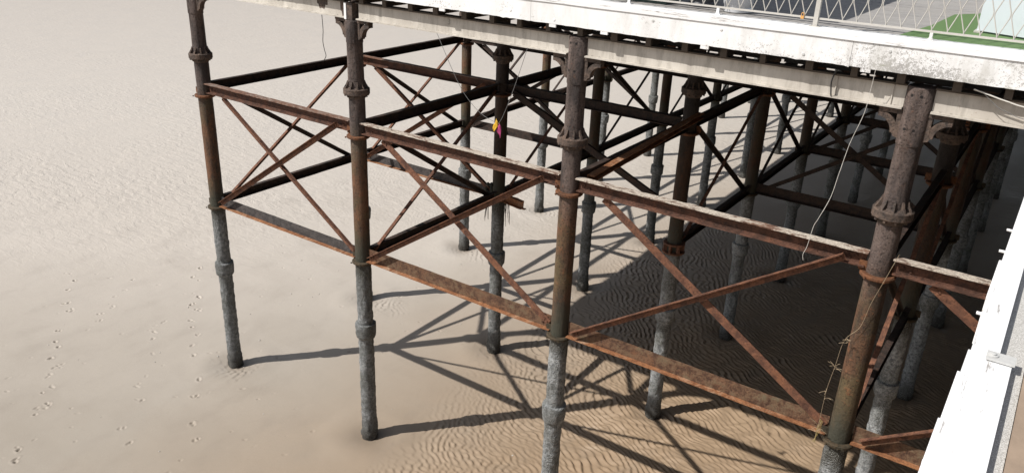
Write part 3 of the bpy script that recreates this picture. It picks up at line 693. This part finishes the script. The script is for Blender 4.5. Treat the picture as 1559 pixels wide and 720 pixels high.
# ------------------------------------------------------------------ near walkway (the pier neck the photo is taken from)
wk = empty('walkway', (14.8, -7, 9.4)); tag(wk, 'white edged walkway along the right side with grit strip and brown boards', 'walkway')
def wpart(mb, name, mat, sm=None): o = mb.build(name, mat, wk, sm); o.location = (-14.8, 7, -9.4); return o
mb = MB(); mb.box((14.80, -7.10, 9.13), (14.888, YF-.03, 9.408)); wpart(mb, 'kerb', M['nearcap'])
mb = MB(); mb.box((14.792, -24, 9.13), (14.932, -7.103, 9.405)); wpart(mb, 'kerb', M['nearcap'])
mb = MB(); mb.box((14.789, -6.55, 9.17), (14.7995, -6.1, 9.395)); mb.box((14.782, -7.6, 9.15), (14.7915, -7.25, 9.385)); mb.box((14.776, -24, 9.15), (14.7915, -7.603, 9.39)); wpart(mb, 'cover_strip', M['nearcap'])
mb = MB(); mb.box((14.889, -7.10, 9.30), (14.972, YF-.03, 9.372)); mb.box((14.933, -24, 9.30), (14.972, -7.103, 9.372)); wpart(mb, 'grit_strip', M['grit'])
mb = MB()
for k in range(300): mb.box((14.974+k*.146, -40, 9.33), (15.112+k*.146, YF-.03, 9.385))
wpart(mb, 'boards', M['wood'])
mb = MB(); mb.box((14.974, -40, 9.20), (60.0, YF-.03, 9.328)); mb.box((15.2, -24, 8.75), (15.4, YF-.03, 9.198)); mb.box((18.6, -24, 8.75), (18.8, YF-.03, 9.198)); wpart(mb, 'underside', M['under'])  # walkway widened far out of view to block sky light under the deck
mb = MB(); mb.box((14.850, -7.150, 9.4095), (14.94, -7.085, 9.4165)); fp = wpart(mb, 'foot_plate', M['plate'])
mb = MB(); mb.lathe([(.019, 9.417), (.019, 9.420), (.011, 9.4215), (.011, 9.4255), (.006, 9.427)], 14, c=(14.868, -7.118)); mb.build('bolt', M['plate'], fp, 30)
for yy in (-7.86, -6.72, -5.95, -5.62):
    mb = MB(); mb.tube([(14.81, yy, 9.385), (14.775, yy, 9.385)], .007, 6); wpart(mb, 'bolt', M['white'])
mb = MB(); mb.tube([(18, -7, 9.2), (18, -7, 8.9)], .1); wpart(mb, 'pipe', M['under'])

# ------------------------------------------------------------------ lines, cables, cloth, weed
def spline(P, n=10):
    P = [Vector(p) for p in P]; out = []
    for k in range(len(P)-1):
        a, b, c, d = P[max(k-1, 0)], P[k], P[k+1], P[min(k+2, len(P)-1)]
        for q in range(n):
            t = q/n; out.append(.5*((2*b)+(c-a)*t+(2*a-5*b+4*c-d)*t*t+(3*b-a-3*c+d)*t**3))
    return out+[P[-1]]
def line(name, pts, r, mat, label, cat, n=8): return tag(_tube(name, spline(pts, n), r, mat), label, cat)
def _tube(name, pts, r, mat): mb = MB(); mb.tube(pts, r, 6); return mb.build(name, mat, None, 60)
line('hanging_rope', [(13.015,-.25,9.135),(13.0,-.20,8.9),(12.98,-.17,8.62),(12.90,-.15,8.28),(12.871,-.14,8.119),(12.83,-.13,7.8),(12.79,-.12,7.5),(12.70,-.13,7.2),(12.66,-.12,7.08),(12.63,-.12,6.8),(12.60,-.12,6.68),(12.615,-.12,6.6)], .0036, M['rope'], 'long pale frayed rope hanging from the white fascia left of the near column', 'rope')
line('black_cable', [(12.58,-.13,9.06),(12.555,-.118,9.0),(12.535,-.115,8.9),(12.55,-.112,8.78),(12.559,-.11,8.735)], .009, M['cable'], 'short black cable looped over the cream girder', 'cable')
line('grey_cable', [(14.02,-.16,9.06),(14.16,-.17,9.03),(14.35,-.17,8.985),(14.6,-.17,8.95),(15.2,-.17,8.97)], .008, M['rope'], 'pale cable sagging in front of the right hand girder', 'cable')
line('thin_cable', [(14.10,-.16,9.05),(14.25,-.15,8.93),(14.34,-.15,8.885),(14.6,-.15,8.82),(15.1,-.15,8.85)], .004, M['wire'], 'thin grey wire sagging below the pale cable at right', 'wire')
line('hanging_wire', [(3.838,-.12,8.71),(3.85,-.12,8.45),(3.83,-.12,8.25),(3.86,-.12,8.10),(3.89,-.12,8.0),(3.82,-.12,7.90)], .006, M['cable'], 'short dark wire hanging below the girder at upper left against sand', 'wire')
line('wire_loop', [(6.457,-.12,8.72),(6.93,-.12,7.96),(7.3,-.12,7.62),(7.62,-.12,7.50),(7.74,-.12,7.52),(7.95,-.12,8.0),(8.197,-.12,8.72)], .0038, M['wire'], 'thin wire loop slung under the girder carrying bright cloth scraps', 'wire')
kt = empty('cloth_scrap', (7.69, -.13, 7.53)); kt.scale = (.82, .82, .82); tag(kt, 'yellow and magenta cloth scrap hanging on a thin wire loop', 'cloth')
def cloth(pts, dx, mat, name):
    mb = MB(); n = len(pts); v = []
    for k, (x, z, w) in enumerate(pts):
        for s in (-1, -.3, .4, 1): v.append((x+s*w, -.02*math.sin(k*1.7+s*2)+dx, z))
    f = [(k*4+s, k*4+s+1, k*4+s+5, k*4+s+4) for k in range(n-1) for s in range(3)]; mb.add(v, f); o = mb.build(name, mat, kt, 80)
    so = o.modifiers.new('thick', 'SOLIDIFY'); so.thickness = .006
cloth([(-.02,.03,.012),(-.01,-.04,.035),(-.03,-.11,.048),(-.06,-.17,.04),(-.07,-.22,.022)], 0, M['yellow'], 'yellow_cloth')
cloth([(.03,-.05,.02),(.035,-.12,.04),(.03,-.20,.045),(.05,-.26,.03),(.07,-.33,.010)], .025, M['magenta'], 'magenta_cloth')
line('fishing_line', [(13.71,-.22,7.03),(13.616,-.24,6.645),(13.53,-.21,6.3),(13.471,-.2,5.953),(13.33,-.21,5.71),(13.29,-.22,5.3),(13.25,-.2,4.9),(13.245,-.19,4.3),(13.225,-.2,4.0)], .0030, M['twine'], 'tan fishing line trailing down the left side of the near column', 'fishing line')
mb = MB(); rw = random.Random(9)
for zc, xc in ((5.72, 13.33), (5.68, 13.36), (5.3, 13.29), (5.27, 13.31), (4.9, 13.25), (4.8, 13.25), (4.35, 13.25), (4.3, 13.27), (4.25, 13.23)):
    for q in range(4):
        d = Vector((rw.uniform(-.12, .10), rw.uniform(-.06, .05), rw.uniform(-.03, .10))); c0 = Vector((xc, -.21, zc)); mb.tube([c0, c0+d*.5+Vector((0, 0, .012)), c0+d], .0028, 4)
tag(mb.build('dry_weed', M['twine']), 'dry straw coloured weed tufts caught on the fishing line by the near column', 'weed')
mb = MB()
for q in range(4): mb.tube([(13.25+q*.012, -.155-.01*q, 4.43), (13.23+q*.016, -.175, 4.25), (13.25-q*.012, -.18, 4.06)], .0028, 4)
tag(mb.build('yellow_twine', plain('faded yellow twine', (.40, .32, .12), .8)), 'yellow twine wound round the lower beam end at the near column', 'twine')
mb = MB()
for q in range(46):
    a = rw.uniform(0, 6.28); c0 = Vector((4.5+.17*math.cos(a), B+.17*math.sin(a), ZL+rw.uniform(0, .24))) if q < 30 else Vector((4.5+rw.choice((-.3, .28, .36, -.24))+rw.uniform(-.03, .03), B-.1, ZL+.06))
    L = rw.uniform(.08, .2) if q < 30 else rw.uniform(.3, .65); d = Vector((rw.uniform(-.06, .06), rw.uniform(-.06, .06), -L))
    mb.tube([c0, c0+d*.5+Vector((rw.uniform(-.03, .03), 0, 0)), c0+d], lambda t, r0=rw.uniform(.007, .014): r0*(1-.6*t), 4)
for q in range(12):
    c0 = Vector((4.5+rw.uniform(-.32, -.1), B-.08+rw.uniform(-.05, .05), ZL+rw.uniform(.04, .36))); mb.lathe([(.01, c0.z-.05), (.045, c0.z-.02), (.05, c0.z+.02), (.012, c0.z+.055)], 7, c=(c0.x, c0.y))
tag(mb.build('seaweed', M['weed']), 'dark dried seaweed tangled round the lower clamp of a second row column', 'seaweed')
# small stones and shells lying on the sand
def hz(x, y): return float(H[int((y-Y0)/ST), int((x-X0)/ST)])
st_mb = MB()
for q in range(150):
    x, y = rw.uniform(-8, 12), rw.uniform(-5, 17)
    if x > 4.6 and rw.random() < .4: continue
    s = rw.uniform(.010, .026); z = hz(x, y); sg = 6; st_mb.lathe([(s*.7, z-.01), (s, z+s*.25), (s*.6, z+s*.7)], sg, c=(x, y), jit=lambda k, w: rw.uniform(-.3, .3)*s, ph=rw.random()*3)
st = st_mb.build('pebbles', plain('pale shell grit', (.40, .38, .35), .7, .6, 3)); tag(st, 'small pebbles and shells scattered over the sand', 'pebbles', kind='stuff')
mb = MB(); mb.lathe([(.06, -.03), (.12, .03), (.10, .09), (.03, .12)], 9, jit=lambda k, s: random.uniform(-.02, .02)); o = mb.build('stone', M['pile'], None, 40); o.location = (9.78, 1.72, hz(9.78, 1.72)); tag(o, 'dark weedy stone on the rippled sand at the bottom edge', 'stone')

# ------------------------------------------------------------------ light, sky, camera
SD = Vector((.563, .68, -1.0)).normalized()
s = bpy.data.lights.new('sun', 'SUN'); s.energy = 4.2; s.angle = R(.55); s.color = (1.0, .955, .89)
so = bpy.data.objects.new('sun', s); COL.objects.link(so); so.rotation_euler = SD.to_track_quat('-Z', 'Y').to_euler(); so.location = (-20, -24, 40)
w = bpy.data.worlds.new('World'); SC.world = w; w.use_nodes = True; nt = w.node_tree
bg = nt.nodes['Background']; sk = nt.nodes.new('ShaderNodeTexSky'); sk.sky_type = 'NISHITA'; sk.sun_disc = False
sk.sun_elevation = math.asin(-SD.z); sk.sun_rotation = math.atan2(-SD.x, -SD.y); sk.air_density = 1.0; sk.dust_density = 1.2
hs = nt.nodes.new('ShaderNodeHueSaturation'); hs.inputs['Saturation'].default_value = .45
nt.links.new(sk.outputs[0], hs.inputs['Color']); nt.links.new(hs.outputs[0], bg.inputs[0]); bg.inputs[1].default_value = 0.083
cam = bpy.data.cameras.new('camera'); co = bpy.data.objects.new('camera', cam); COL.objects.link(co)
cam.sensor_width = 36; cam.lens = 28.3416; cam.clip_start = .05; cam.clip_end = 1500
yaw, pit, rol = R(-34.218), R(-23.251), R(2.349)
F = Vector((math.cos(pit)*math.sin(yaw), math.cos(pit)*math.cos(yaw), math.sin(pit))); r0 = F.cross(Vector((0, 0, 1))).normalized(); u0 = r0.cross(F)
rx = r0*math.cos(rol)+u0*math.sin(rol); ux = -r0*math.sin(rol)+u0*math.cos(rol)
mw = Matrix((rx, ux, -F)).transposed().to_4x4(); mw.translation = Vector((14.845, -10.104, 10.848)); co.matrix_world = mw
SC.camera = co
SC.view_settings.view_transform = 'Standard'; SC.view_settings.look = 'None'; SC.view_settings.gamma = 1.0; SC.view_settings.exposure = 0.32
SC.view_settings.use_curve_mapping = False
